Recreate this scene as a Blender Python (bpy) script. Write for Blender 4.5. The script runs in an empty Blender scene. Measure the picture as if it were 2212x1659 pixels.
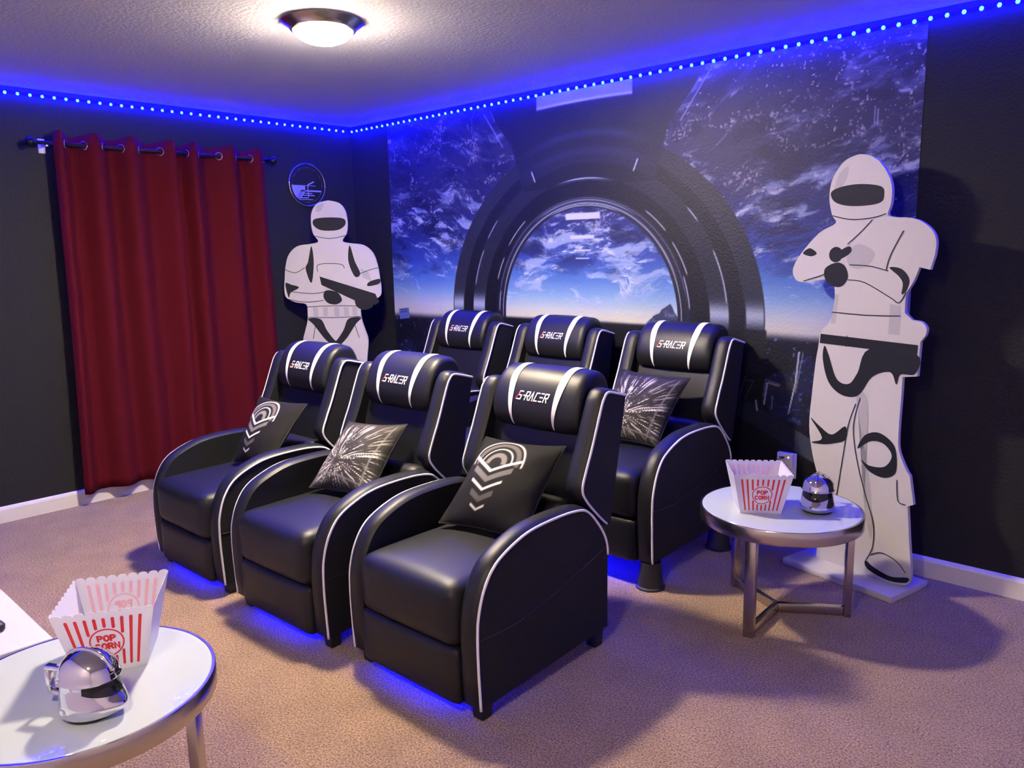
import bpy, bmesh, math, random
import numpy as np
from mathutils import Vector, Matrix
random.seed(7)
SC = bpy.context.scene
COL = SC.collection
PI = math.pi

# ------------------------------------------------------------------ materials
MATS = {}
def principled(name, col, rough=.5, metal=0., spec=.5, bump=None, coat=0., emis=None, estr=0., trans=0., sheen=0.):
    m = bpy.data.materials.new(name); m.use_nodes = True
    nt = m.node_tree; b = nt.nodes['Principled BSDF']
    b.inputs['Base Color'].default_value = (*col, 1)
    b.inputs['Roughness'].default_value = rough
    b.inputs['Metallic'].default_value = metal
    b.inputs['Specular IOR Level'].default_value = spec
    b.inputs['Coat Weight'].default_value = coat
    b.inputs['Transmission Weight'].default_value = trans
    b.inputs['Sheen Weight'].default_value = sheen
    if emis:
        b.inputs['Emission Color'].default_value = (*emis, 1)
        b.inputs['Emission Strength'].default_value = estr
    if bump:
        sc, st, dist = bump
        tc = nt.nodes.new('ShaderNodeTexCoord'); n = nt.nodes.new('ShaderNodeTexNoise')
        n.inputs['Scale'].default_value = sc; n.inputs['Detail'].default_value = 3
        bp = nt.nodes.new('ShaderNodeBump'); bp.inputs['Strength'].default_value = st; bp.inputs['Distance'].default_value = dist
        nt.links.new(tc.outputs['Object'], n.inputs['Vector']); nt.links.new(n.outputs['Fac'], bp.inputs['Height'])
        nt.links.new(bp.outputs['Normal'], b.inputs['Normal'])
    MATS[name] = m
    return m

def emission(name, col, strength):
    m = bpy.data.materials.new(name); m.use_nodes = True
    nt = m.node_tree; nt.nodes.clear()
    e = nt.nodes.new('ShaderNodeEmission'); o = nt.nodes.new('ShaderNodeOutputMaterial')
    e.inputs['Color'].default_value = (*col, 1); e.inputs['Strength'].default_value = strength
    nt.links.new(e.outputs[0], o.inputs[0])
    MATS[name] = m
    return m

def printed(name, rough=.6, spec=.4, bump=None, sheen=0.):
    """colour comes from the printed pattern stored on the mesh"""
    m = principled(name, (.5, .5, .5), rough, 0, spec, bump, sheen=sheen)
    nt = m.node_tree
    a = nt.nodes.new('ShaderNodeAttribute'); a.attribute_name = 'Print'
    nt.links.new(a.outputs['Color'], nt.nodes['Principled BSDF'].inputs['Base Color'])
    return m

def lin(c):
    c = np.asarray(c, dtype=float)
    return np.where(c <= .04045, c / 12.92, ((c + .055) / 1.055) ** 2.4)
def srgb(r, g, b): return tuple(float(v) for v in lin(np.array([r, g, b]) / 255.))

leather = principled('leather', (.0075, .0080, .0115), .46, 0, .38, (420, .12, .002))
fabric = principled('side_fabric', (.0115, .0115, .014), .75, 0, .25, (700, .3, .002))
white_pipe = principled('white_piping', (.82, .82, .82), .45)
white_vinyl = principled('white_vinyl', (.85, .85, .86), .4)
red_thread = principled('red_thread', (.75, .04, .04), .6)
black_plastic = principled('black_plastic', (.012, .012, .013), .5)
cone_rubber = principled('cone_rubber', (.016, .016, .015), .55)
wall_beige = principled('wall_beige', (.72, .66, .58), .7, 0, .3, (70, .4, .006))
wall_black = principled('wall_black', (.017, .017, .020), .66, 0, .22, (70, .42, .006))
ceil_white = principled('ceiling_white', (.43, .43, .45), .85, 0, .2, (60, .38, .010))
trim_white = principled('trim_white', (.7, .68, .66), .4)
board_white = principled('board_white', (.54, .525, .515), .5, 0, .4)
paint_black = principled('paint_black', (.011, .012, .017), .6, 0, .25)
paint_grey = principled('paint_grey', (.41, .40, .41), .5)
nickel = principled('brushed_nickel', (.58, .53, .47), .24, 1.0)
chrome = principled('chrome', (.78, .78, .80), .05, 1.0)
dark_glass = principled('dark_glass', (.01, .01, .012), .12)
rod_black = principled('rod_black', (.02, .02, .025), .3, .6)
table_white = principled('table_glass_white', (.50, .56, .555), .0, 0, .5)
console_white = principled('console_white', (.6, .585, .575), .25)
pop_red = principled('popcorn_red', (.72, .035, .03), .5)
pop_pink = principled('popcorn_show_through', (.80, .42, .47), .5)
plate_white = principled('plate_white', (.8, .8, .8), .35)
clock_black = principled('clock_black', (.015, .015, .02), .25)
clock_print = principled('clock_print', (.32, .33, .62), .4)
pillow_black = principled('pillow_black', (.011, .011, .012), .85, 0, .2, (500, .25, .002), sheen=.15)
curtain_red = principled('curtain_red', (.088, .0045, .011), .85, 0, .1, (260, .35, .003))

# popcorn tub plastic: thin, a little see-through
tub = bpy.data.materials.new('tub_plastic'); tub.use_nodes = True
nt = tub.node_tree; b = nt.nodes['Principled BSDF']
b.inputs['Base Color'].default_value = (.86, .84, .86, 1); b.inputs['Roughness'].default_value = .35
tr = nt.nodes.new('ShaderNodeBsdfTranslucent'); tr.inputs['Color'].default_value = (.85, .82, .85, 1)
mx = nt.nodes.new('ShaderNodeMixShader'); mx.inputs[0].default_value = .3
nt.links.new(b.outputs[0], mx.inputs[1]); nt.links.new(tr.outputs[0], mx.inputs[2])
nt.links.new(mx.outputs[0], nt.nodes['Material Output'].inputs[0])

# carpet
carpet = principled('carpet', (.4, .32, .27), .95, 0, .1, sheen=.25)
nt = carpet.node_tree; b = nt.nodes['Principled BSDF']
tc = nt.nodes.new('ShaderNodeTexCoord')
n1 = nt.nodes.new('ShaderNodeTexNoise'); n1.inputs['Scale'].default_value = 150; n1.inputs['Detail'].default_value = 3; n1.inputs['Roughness'].default_value = .7
n2 = nt.nodes.new('ShaderNodeTexNoise'); n2.inputs['Scale'].default_value = 6; n2.inputs['Detail'].default_value = 3
n3 = nt.nodes.new('ShaderNodeTexVoronoi'); n3.inputs['Scale'].default_value = 150
r1 = nt.nodes.new('ShaderNodeValToRGB')
r1.color_ramp.elements[0].position = .36; r1.color_ramp.elements[0].color = (*srgb(92, 69, 54), 1)
r1.color_ramp.elements[1].position = .60; r1.color_ramp.elements[1].color = (*srgb(188, 155, 124), 1)
mixv = nt.nodes.new('ShaderNodeMix'); mixv.data_type = 'RGBA'; mixv.blend_type = 'MULTIPLY'; mixv.inputs[0].default_value = 1
r2 = nt.nodes.new('ShaderNodeValToRGB')
r2.color_ramp.elements[0].position = .3; r2.color_ramp.elements[0].color = (.80, .80, .80, 1)
r2.color_ramp.elements[1].position = .7; r2.color_ramp.elements[1].color = (1, 1, 1, 1)
for n in (n1, n2, n3): nt.links.new(tc.outputs['Object'], n.inputs['Vector'])
nt.links.new(n1.outputs['Fac'], r1.inputs[0]); nt.links.new(n2.outputs['Fac'], r2.inputs[0])
nt.links.new(r1.outputs[0], mixv.inputs[6]); nt.links.new(r2.outputs[0], mixv.inputs[7])
nt.links.new(mixv.outputs[2], b.inputs['Base Color'])
ad = nt.nodes.new('ShaderNodeMath'); ad.operation = 'ADD'
nt.links.new(n1.outputs['Fac'], ad.inputs[0]); nt.links.new(n3.outputs['Distance'], ad.inputs[1])
bp = nt.nodes.new('ShaderNodeBump'); bp.inputs['Strength'].default_value = .75; bp.inputs['Distance'].default_value = .006
nt.links.new(ad.outputs[0], bp.inputs['Height']); nt.links.new(bp.outputs[0], b.inputs['Normal'])

lamp_em = emission('lamp_glow', (1.0, .83, .61), 1)
nt = lamp_em.node_tree; e_ = nt.nodes['Emission']      # bulbs sit over the middle of the bowl: its edge glows less
tc = nt.nodes.new('ShaderNodeTexCoord'); sx_ = nt.nodes.new('ShaderNodeSeparateXYZ'); mr = nt.nodes.new('ShaderNodeMapRange')
mr.inputs['From Min'].default_value = -.040; mr.inputs['From Max'].default_value = -.086
mr.inputs['To Min'].default_value = 30; mr.inputs['To Max'].default_value = 920; mr.interpolation_type = 'SMOOTHSTEP'
nt.links.new(tc.outputs['Object'], sx_.inputs[0]); nt.links.new(sx_.outputs['Z'], mr.inputs['Value']); nt.links.new(mr.outputs[0], e_.inputs['Strength'])
strip_em = emission('strip_blue', (.00003, .00001, 1.0), 380)
led_em = emission('led_cyan', (.15, .62, 1.0), 1.8)
under_em = emission('under_blue', (.0004, .0002, 1.0), 110)
orange_em = emission('indicator_orange', (1.0, .22, .05), 3)

# ------------------------------------------------------------------ helpers
def mesh_obj(name, verts, faces, mats, parent=None, smooth=True, midx=None):
    me = bpy.data.meshes.new(name)
    me.from_pydata([tuple(v) for v in verts], [], [tuple(f) for f in faces])
    if not isinstance(mats, (list, tuple)): mats = [mats]
    for m in mats: me.materials.append(m)
    if midx is not None: me.polygons.foreach_set('material_index', midx)
    bm = bmesh.new(); bm.from_mesh(me); bmesh.ops.recalc_face_normals(bm, faces=bm.faces[:]); bm.to_mesh(me); bm.free()
    if smooth: me.polygons.foreach_set('use_smooth', [True] * len(me.polygons))
    me.update()
    o = bpy.data.objects.new(name, me); COL.objects.link(o)
    if parent: o.parent = parent
    return o

def sharp(o, ang=40):
    """flat where faces meet at an angle"""
    me = o.data; bm = bmesh.new(); bm.from_mesh(me)
    for e in bm.edges:
        if len(e.link_faces) == 2 and e.calc_face_angle(0) > math.radians(ang): e.smooth = False
    bm.to_mesh(me); bm.free()
    return o

def thing(name, label, cat, loc=(0, 0, 0), rz=0, group=None):
    o = bpy.data.objects.new(name, None); COL.objects.link(o)
    o.empty_display_size = .1
    o.location = loc; o.rotation_euler = (0, 0, rz)
    o['label'] = label; o['category'] = cat
    if group: o['group'] = group
    return o
def tag(o, label, cat, group=None):
    o['label'] = label; o['category'] = cat
    if group: o['group'] = group
    return o
def structure(o):
    o['kind'] = 'structure'; return o

def copy_tree(root, parent=None):
    c = root.copy(); COL.objects.link(c)
    if parent is not None:
        c.parent = parent; c.matrix_parent_inverse = root.matrix_parent_inverse
    for ch in list(root.children): copy_tree(ch, c)
    return c

class MB:
    """collects shapes that become one mesh"""
    def __init__(s): s.v = []; s.f = []; s.m = []
    def add(s, v, f, mi=0):
        o = len(s.v); s.v += [tuple(x) for x in v]; s.f += [tuple(i + o for i in x) for x in f]; s.m += [mi] * len(f)
    def box(s, x0, x1, y0, y1, z0, z1, mi=0):
        s.add([(x0, y0, z0), (x1, y0, z0), (x1, y1, z0), (x0, y1, z0), (x0, y0, z1), (x1, y0, z1), (x1, y1, z1), (x0, y1, z1)],
              [(0, 3, 2, 1), (4, 5, 6, 7), (0, 1, 5, 4), (1, 2, 6, 5), (2, 3, 7, 6), (3, 0, 4, 7)], mi)
    def build(s, name, mats, parent=None, smooth=False, bevel=0, seg=2):
        o = mesh_obj(name, s.v, s.f, mats, parent, smooth, s.m)
        if bevel: bevel_mod(o, bevel, seg)
        return o
def bevel_mod(o, w, seg=2):
    m = o.modifiers.new('Bevel', 'BEVEL'); m.width = w; m.segments = seg; m.limit_method = 'ANGLE'; m.angle_limit = math.radians(40)
    o.data.polygons.foreach_set('use_smooth', [True] * len(o.data.polygons))
    m.harden_normals = False
    return o

def spline(pts, n=10, closed=False):
    """Catmull-Rom through points of any dimension"""
    P = [np.array(p, float) for p in pts]; out = []
    N = len(P); R = range(N if closed else N - 1)
    for i in R:
        if closed: a, b_, c, d = P[(i - 1) % N], P[i], P[(i + 1) % N], P[(i + 2) % N]
        else: a, b_, c, d = P[max(i - 1, 0)], P[i], P[i + 1], P[min(i + 2, N - 1)]
        for k in range(n):
            t = k / n
            out.append(.5 * ((2 * b_) + (-a + c) * t + (2 * a - 5 * b_ + 4 * c - d) * t * t + (-a + 3 * b_ - 3 * c + d) * t ** 3))
    if not closed: out.append(P[-1])
    return out

def tube_geo(path, r, n=8, cap=True):
    P = [Vector(p) for p in path]; V = []; F = []
    t0 = (P[1] - P[0]).normalized()
    up = Vector((0, 0, 1)) if abs(t0.z) < .9 else Vector((1, 0, 0))
    u = t0.cross(up).normalized()
    for i, p in enumerate(P):
        t = (P[min(i + 1, len(P) - 1)] - P[max(i - 1, 0)]).normalized()
        u = (u - t * u.dot(t)).normalized(); w = t.cross(u)
        rr = r[i] if isinstance(r, (list, tuple)) else r
        for k in range(n):
            a = 2 * PI * k / n
            V.append(p + (u * math.cos(a) + w * math.sin(a)) * rr)
    for i in range(len(P) - 1):
        for k in range(n):
            F.append((i * n + k, i * n + (k + 1) % n, (i + 1) * n + (k + 1) % n, (i + 1) * n + k))
    if cap:
        F.append(tuple(range(n))[::-1]); F.append(tuple((len(P) - 1) * n + k for k in range(n)))
    return V, F
def tube(name, path, r, m, parent=None, n=8):
    v, f = tube_geo(path, r, n); return mesh_obj(name, v, f, m, parent)

def lathe_geo(prof, n=48, close=False):
    V = []; F = []
    for (r, z) in prof:
        for k in range(n):
            a = 2 * PI * k / n; V.append((r * math.cos(a), r * math.sin(a), z))
    L = len(prof)
    for i in range(L if close else L - 1):
        j = (i + 1) % L
        for k in range(n):
            F.append((i * n + k, i * n + (k + 1) % n, j * n + (k + 1) % n, j * n + k))
    if not close:
        if prof[0][0] > 1e-6: F.append(tuple(range(n))[::-1])
        if prof[-1][0] > 1e-6: F.append(tuple((L - 1) * n + k for k in range(n)))
    return V, F
def lathe(name, prof, m, parent=None, n=48, close=False, ang=35):
    v, f = lathe_geo(prof, n, close); return sharp(mesh_obj(name, v, f, m, parent), ang)

def cushion(name, x0, x1, y0, y1, z0, z1, r, m, parent, bulge=0, bulge_front=0, cuts=10, rot=None):
    """rounded box with puffed top / front"""
    bm = bmesh.new(); bmesh.ops.create_cube(bm, size=2)
    bmesh.ops.subdivide_edges(bm, edges=bm.edges[:], cuts=cuts, use_grid_fill=True)
    c = Vector(((x0 + x1) / 2, (y0 + y1) / 2, (z0 + z1) / 2)); h = Vector(((x1 - x0) / 2, (y1 - y0) / 2, (z1 - z0) / 2))
    def warp(t, hh):   # crowd the cuts near the rounded edges
        return math.copysign(min(1, abs(t)) ** .7, t)
    for v in bm.verts:
        p = Vector((warp(v.co.x, 0) * h.x, warp(v.co.y, 0) * h.y, warp(v.co.z, 0) * h.z))
        q = Vector([max(-(h[i] - r), min(h[i] - r, p[i])) for i in range(3)])
        d = p - q
        if d.length > 1e-9: p = q + d.normalized() * r
        ux, uy, uz = (p.x / h.x), (p.y / h.y), (p.z / h.z)
        if bulge and uz > 0: p.z += bulge * (1 - ux ** 2) * (1 - uy ** 2) * uz
        if bulge_front and uy < 0: p.y += -bulge_front * (1 - ux ** 2) * (1 - uz ** 2) * (-uy)
        v.co = p
    if rot: bmesh.ops.rotate(bm, verts=bm.verts[:], cent=(0, 0, 0), matrix=Matrix.Rotation(rot, 3, 'X'))
    bmesh.ops.translate(bm, verts=bm.verts[:], vec=c)
    me = bpy.data.meshes.new(name); bm.to_mesh(me); bm.free()
    me.materials.append(m); me.polygons.foreach_set('use_smooth', [True] * len(me.polygons))
    o = bpy.data.objects.new(name, me); COL.objects.link(o); o.parent = parent
    return o

def band_solid(name, prof, xi, xo, bulge, parent, mats, seg=8):
    """slab between x=xi (inner) and x=xo (outer) whose rim is a padded band following prof (y,z);
    the rim runs prof[0]..prof[-1]; the last side closes straight"""
    P = [np.array(p) for p in prof]; N = len(P); cen = sum(P) / N
    V = []; F = []; MI = []
    for i in range(N):
        t = P[min(i + 1, N - 1)] - P[max(i - 1, 0)]; t /= np.linalg.norm(t) + 1e-12
        n = np.array([-t[1], t[0]])
        if n @ (P[i] - cen) < 0: n = -n
        fade = min(1, i / 3., (N - 1 - i) / 3.)
        for j in range(seg + 1):
            s = j / seg; off = bulge * (1 - abs(2 * s - 1) ** 3) * fade
            q = P[i] + n * off; V.append((xi + (xo - xi) * s, q[0], q[1]))
    W = seg + 1
    for i in range(N - 1):
        for j in range(seg):
            F.append((i * W + j, i * W + j + 1, (i + 1) * W + j + 1, (i + 1) * W + j)); MI.append(0)
    F.append(tuple(i * W + seg for i in range(N))); MI.append(1)
    F.append(tuple(i * W for i in range(N))[::-1]); MI.append(0)
    F.append(tuple(j for j in range(W))); MI.append(0)
    F.append(tuple((N - 1) * W + j for j in range(W))[::-1]); MI.append(0)
    k = len(F)
    F.append(tuple([0, seg, (N - 1) * W + seg, (N - 1) * W])) ; MI.append(0)
    # the two end faces and the closing side
    o = mesh_obj(name, V, F, mats, parent, True, MI)
    return sharp(o, 38)

def stroke_poly(pts, w, closed=False):
    """ribbon of width w along 2D polyline, mitred; returns verts2d, faces"""
    P = [np.array(p, float) for p in pts]; N = len(P); V = []; F = []
    for i in range(N):
        a = P[(i - 1) % N] if (closed or i > 0) else None
        c = P[(i + 1) % N] if (closed or i < N - 1) else None
        d1 = (P[i] - a) if a is not None else (c - P[i]); d2 = (c - P[i]) if c is not None else d1
        d1 = d1 / (np.linalg.norm(d1) + 1e-12); d2 = d2 / (np.linalg.norm(d2) + 1e-12)
        n1 = np.array([-d1[1], d1[0]]); n2 = np.array([-d2[1], d2[0]]); n = n1 + n2
        n = n / (np.linalg.norm(n) + 1e-9); k = 1 / max(.45, n @ n1)
        ww = (w[i] if isinstance(w, (list, tuple)) else w) / 2
        V += [P[i] + n * ww * k, P[i] - n * ww * k]
    for i in range(N if closed else N - 1):
        j = (i + 1) % N; F.append((2 * i, 2 * i + 1, 2 * j + 1, 2 * j))
    return V, F

# ------------------------------------------------------------------ room shell
H = 2.455; XR = 6.1; YF = -4.5
def slab(name, x0, x1, y0, y1, z0, z1, m):
    b_ = MB(); b_.box(x0, x1, y0, y1, z0, z1); return structure(b_.build(name, m))
slab('floor', -.1, XR + .1, YF - .1, .1, -.1, 0, carpet)
slab('ceiling', -.1, XR + .1, YF - .1, .1, H, H + .1, ceil_white)
slab('wall_left', -.1, 0, YF - .1, .1, 0, H, wall_black)
slab('wall_back', 0, XR, 0, .1, 0, H, wall_black)
slab('wall_right', XR, XR + .1, YF - .1, .1, 0, H, wall_beige)
slab('wall_front', 0, XR, YF - .1, YF, 0, H, wall_beige)
def baseboard(name, pts):   # profile swept along one straight wall
    prof = [(0, 0), (.015, 0), (.015, .075), (.011, .086), (.004, .092), (0, .094)]
    (ax, ay), (bx, by), (nx, ny) = pts
    V = []; F = []
    for (x, y) in ((ax, ay), (bx, by)):
        for (d, z) in prof: V.append((x + nx * d, y + ny * d, z))
    n = len(prof)
    for i in range(n - 1): F.append((i, i + 1, n + i + 1, n + i))
    F += [tuple(range(n)), tuple(range(n, 2 * n))]
    return structure(mesh_obj(name, V, F, trim_white, None, False))
baseboard('baseboard_left', ((0, YF), (0, 0), (1, 0)))
baseboard('baseboard_back', ((.015, 0), (XR, 0), (0, -1)))
baseboard('baseboard_right', ((XR, YF), (XR, -.015), (-1, 0)))
baseboard('baseboard_front', ((.015, YF), (XR - .015, YF), (0, 1)))

# ------------------------------------------------------------------ mural (a printed wallpaper panel)
def vnoise(shape, fx, fy, seed, X, Y):
    rng = np.random.RandomState(seed); g = rng.rand(256, 256)
    x = X * fx; y = Y * fy
    xi = np.floor(x).astype(int); yi = np.floor(y).astype(int); tx = x - xi; ty = y - yi
    tx = tx * tx * (3 - 2 * tx); ty = ty * ty * (3 - 2 * ty)
    g_ = lambda a, b_: g[a % 256, b_ % 256]
    return (g_(xi, yi) * (1 - tx) + g_(xi + 1, yi) * tx) * (1 - ty) + (g_(xi, yi + 1) * (1 - tx) + g_(xi + 1, yi + 1) * tx) * ty
def fbm(X, Y, fx, fy, seed, octv=5, gain=.55):
    s = 0; a = 1; tot = 0
    for o in range(octv):
        s = s + a * vnoise(None, fx * 2 ** o, fy * 2 ** o, seed + o, X, Y); tot += a; a *= gain
    return s / tot
def smooth(a, b_, x):
    t = np.clip((x - a) / (b_ - a), 0, 1); return t * t * (3 - 2 * t)

def mural_colors(X, Z):
    C = np.zeros(X.shape + (3,))
    def mixin(mask, col):
        nonlocal C
        C = C * (1 - mask[..., None]) + np.asarray(col, float) * mask[..., None]
    # sky gradient
    zs = [.9, 1.09, 1.14, 1.22, 1.32, 1.45, 1.62, 1.85, 2.1, 2.4]
    cols = [(150, 160, 210), (246, 236, 208), (226, 230, 226), (158, 192, 234), (100, 142, 218), (62, 88, 182), (46, 56, 130), (46, 46, 98), (54, 50, 90), (52, 48, 88)]
    for c in range(3): C[..., c] = np.interp(Z, zs, [q[c] for q in cols])
    # towards the side windows the dawn is pinker
    side = smooth(.9, 1.5, np.abs(X - 2.25))
    dawn = np.exp(-((Z - 1.13) / .07) ** 2)
    mixin(.4 * side * dawn, (222, 216, 250))
    # clouds: long torn streaks, mottled gaps
    w = fbm(X + 3, Z, 2.0, 3.0, 11, 4); w2 = fbm(X, Z + 5, 5.0, 7.0, 21, 4)
    sl_ = .16 * np.sign(X - 2.25) * smooth(.7, 1.1, np.abs(X - 2.25))
    Zs = Z - sl_ * (X - 2.25)
    cl = fbm(X + .30 * w + .10 * w2, Zs + .22 * w + .06 * w2, 4.0, 13.0, 31, 7, .66)
    band = smooth(1.12, 1.28, Z) * (1 - .62 * smooth(1.65, 2.1, Z))
    mixin(np.clip(smooth(.52, .68, cl) * .80 * band, 0, 1), (196, 206, 244))
    cl2 = fbm(X + .2 * w2, Zs + .25 * w, 11, 30.0, 77, 6, .68)
    mixin(smooth(.56, .70, cl2) * smooth(.42, .56, cl) * .85 * band, (236, 236, 250))
    dk = fbm(X + .2 * w2, Zs, 5.0, 12.0, 51, 5, .62)
    mixin(smooth(.48, .66, dk) * .62 * smooth(1.28, 1.5, Z), (24, 26, 70))
    # lights of cities on the night side
    ridge = 1 - np.abs(2 * fbm(X + .22 * w2, Z + .1 * w2, 3.0, 3.4, 91, 5) - 1) * 4.2
    sp = fbm(X, Z, 95, 95, 131, 2); sp2 = fbm(X + 7, Z, 55, 55, 141, 2)
    top = smooth(1.5, 1.72, Z)
    mixin(np.clip(smooth(.72, .98, ridge) * smooth(.46, .70, sp) * .7 * top, 0, 1), (206, 190, 198))
    reg = smooth(.50, .62, fbm(X + 2, Z, 2.2, 2.6, 151, 3)) * smooth(1.45, 1.6, Z)
    mixin(np.clip(reg * smooth(.78, .86, sp) * .75 + reg * smooth(.82, .88, sp2) * .8, 0, 1), (244, 226, 204))
    # night ground
    gz = 1.085 + .01 * (fbm(X, Z, 12, 2, 7, 3) - .5) - .012 * np.abs(X - 2.25)
    ground = smooth(gz + .01, gz - .05, Z)
    mixin(ground, (20, 21, 40))
    st = fbm(X, Z, 60, 60, 201, 2)
    mixin(ground * smooth(.75, .84, st) * .7 * smooth(.85, .98, Z), (150, 150, 220))
    # rocks
    rk = fbm(X, Z, 13, 13, 221, 5, .7); rk2 = np.abs(fbm(X, Z, 22, 22, 241, 4, .7) - .5) * 4
    def rocks(cx, cz, rx, rz, k):
        m = smooth(1.15, .8, np.sqrt(((X - cx) / rx) ** 2 + ((Z - cz) / rz) ** 2) + (rk - .5) * 1.3)
        for c_ in ():
            pass
        mixin(m * k, (30, 36, 78)); mixin(m * k * smooth(.55, 1.1, rk2), (104, 124, 205))
    rocks(3.63, .86, .075, .10, 1); rocks(3.5, .75, .10, .11, .9); rocks(3.62, .68, .09, .06, .6)
    rocks(.56, .76, .12, .10, .75); rocks(.85, .72, .14, .08, .6)
    mixin(smooth(.03, .01, np.abs(Z - .80 - .28 * (X - 3.48))) * smooth(3.38, 3.44, X) * smooth(3.60, 3.56, X), (58, 54, 62))
    # mountain in the round window
    mt = 1.205 - np.abs(X - 2.845) * np.where(X < 2.845, .78, 1.6) - .03 * (fbm(X, Z, 25, 25, 301, 3) - .5)
    mm = smooth(0, .012, mt - Z) * smooth(2.66, 2.7, X) * (Z > 1.05)
    mixin(mm, (64, 70, 100)); mixin(mm * smooth(.5, .75, fbm(X, Z, 22, 30, 311, 4)) * .7, (150, 158, 190))
    # ---- frame of the round window
    dx = X - 2.25; dz = Z - 1.10; up = dz > 0
    e0 = np.sqrt(dx ** 2 + np.where(up, dz, 0) ** 2)
    k = 1 + .22 * np.clip(e0 - .645, 0, .6)
    r = np.where(up, np.sqrt(dx ** 2 + (dz * k) ** 2), np.abs(dx))
    ang = np.arctan2(np.maximum(dz, 0), np.abs(dx))       # 0 at the feet, pi/2 at the top
    aa = .004
    def ring(a, b_): return smooth(a - aa, a + aa, r) * (1 - smooth(b_ - aa, b_ + aa, r))
    # pillar above the window
    half = np.interp(Z, [1.9, 2.0, 2.15, 2.38, 2.5], [.49, .52, .57, .775, .80])
    pil = smooth(half + .006, half - .006, np.abs(dx)) * smooth(1.86, 1.87, Z)
    mixin(pil, (34, 34, 58))
    for rr_, ww, kk in ((.93, .03, .45), (1.03, .035, .35), (1.16, .03, .45)):
        mixin(pil * np.exp(-((r - rr_) / ww) ** 2) * kk * smooth(.55, .2, np.abs(dx)), (82, 82, 128))
    mixin(ring(.645, 1.145) * (1 - pil * smooth(.93, .97, r)), (24, 25, 36))
    mixin(ring(1.035, 1.145) * (1 - pil), (44, 46, 62))
    mixin(ring(.95, 1.035) * (1 - pil), (21, 22, 34))
    mixin(ring(.835, .95) * (1 - pil), (38, 40, 54))
    mixin(ring(.72, .835), (13, 14, 22))
    mixin(ring(.645, .72), (30, 31, 46))
    for rr_, ww, cc, kk, lo, hi in ((.657, .004, (205, 208, 235), .9, 1.1, 1.3), (.674, .004, (150, 152, 190), .8, .2, .5), (.692, .004, (180, 182, 220), .9, .9, 1.2), (.705, .003, (130, 132, 170), .8, .1, .3),
                                    (.668, .003, (215, 215, 225), .9, -.5, -.1), (.838, .005, (214, 222, 255), .95, 1.25, 1.5), (.825, .003, (90, 94, 130), .7, 1.2, 1.45)):
        mixin(np.exp(-((r - rr_) / ww) ** 2) * kk * smooth(lo, hi, ang) * (up | (lo < 0)), cc)
    def arcline(rr_, a0, a1, sgn, kk=.9, ww=.004):
        s_ = (dx * sgn) > 0
        mixin(np.exp(-((r - rr_) / ww) ** 2) * kk * smooth(a0 - .02, a0 + .02, ang) * smooth(a1 + .02, a1 - .02, ang) * s_, (220, 222, 240))
    arcline(.745, .35, .62, 1); arcline(.752, .72, .95, 1); arcline(.94, .12, .42, 1); arcline(.945, .62, .72, 1); arcline(.72, .10, .35, 1)
    arcline(.745, .30, .5, -1); arcline(.752, .62, .9, -1); arcline(.94, .2, .45, -1); arcline(.945, .55, .7, -1); arcline(.70, .02, .2, -1)
    # soft glow at the feet of the two grey rings
    for (a_, b_) in ((.84, .948), (1.045, 1.14)):
        mixin(ring(a_, b_) * np.exp(-((Z - 1.15) / .055) ** 2) * .85, (214, 222, 240))
    # plates with bright ends
    for sgn, (px, pz) in ((-1, (1.86, 1.945)), (1, (2.612, 1.955))):
        l = (X - px) * sgn * .55 + (Z - pz); q = (X - px) * sgn - (Z - pz) * .45
        mixin(smooth(.007, .003, np.abs(q)) * smooth(.05, .03, np.abs(l)), (220, 222, 235))
    # light panel and slanted lines at the top of the pillar
    pn = smooth(.35, .345, np.abs(X - 2.24)) * smooth(2.34, 2.345, Z)
    mixin(pn, (150, 150, 226)); mixin(smooth(.35, .345, np.abs(X - 2.24)) * np.exp(-((Z - 2.338 - .01 * np.cos((X - 2.24) * 4)) / .008) ** 2), (205, 205, 240))
    for (x0, z0, x1, z1, ww, kk) in ((1.442, 2.37, 1.607, 2.146, .006, .7), (1.50, 2.38, 1.54, 2.31, .005, .6), (3.059, 2.384, 2.89, 2.154, .006, .7), (3.0, 2.36, 2.955, 2.29, .005, .5)):
        L = math.hypot(x1 - x0, z1 - z0); ux, uz = (x1 - x0) / L, (z1 - z0) / L
        t = (X - x0) * ux + (Z - z0) * uz; d = np.abs((X - x0) * uz - (Z - z0) * ux)
        mixin(smooth(ww, ww * .5, d) * (t > 0) * (t < L) * kk, (165, 165, 215))
    # lamps mirrored in the glass
    for (x0, x1, z0, z1) in ((2.108, 2.375, 1.675, 1.712), (2.145, 2.333, 1.562, 1.583), (2.17, 2.308, 1.489, 1.499), (2.183, 2.296, 1.444, 1.451)):
        mixin(smooth(x0, x0 + .012, X) * smooth(x1, x1 - .012, X) * smooth(z0 - .003, z0 + .003, Z) * smooth(z1 + .003, z1 - .003, Z), (226, 224, 246))
    # lower console of the printed cabin
    low = smooth(1.085, 1.06, Z) * smooth(1.15, 1.14, np.abs(dx)); mixin(low, (15, 16, 26))
    sill = .73 - .45 * np.abs(np.abs(dx) - 1.0)
    sl = smooth(.012, .006, np.abs(Z - sill + .045) - .045) * smooth(.95, .99, np.abs(dx))
    below = smooth(sill + .003, sill - .003, Z) * smooth(.95, .99, np.abs(dx)); mixin(below, (12, 13, 20))
    mixin(sl * .9, (40, 44, 58))
    mixin(sl * smooth(1.32, 1.325, np.abs(dx)) * .9, (78, 82, 98))
    cpl = smooth(.0, .01, np.abs(dx) - 1.03) * smooth(1.16, 1.15, np.abs(dx)) * smooth(1.09, 1.07, Z) * smooth(.70, .72, Z)
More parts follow.
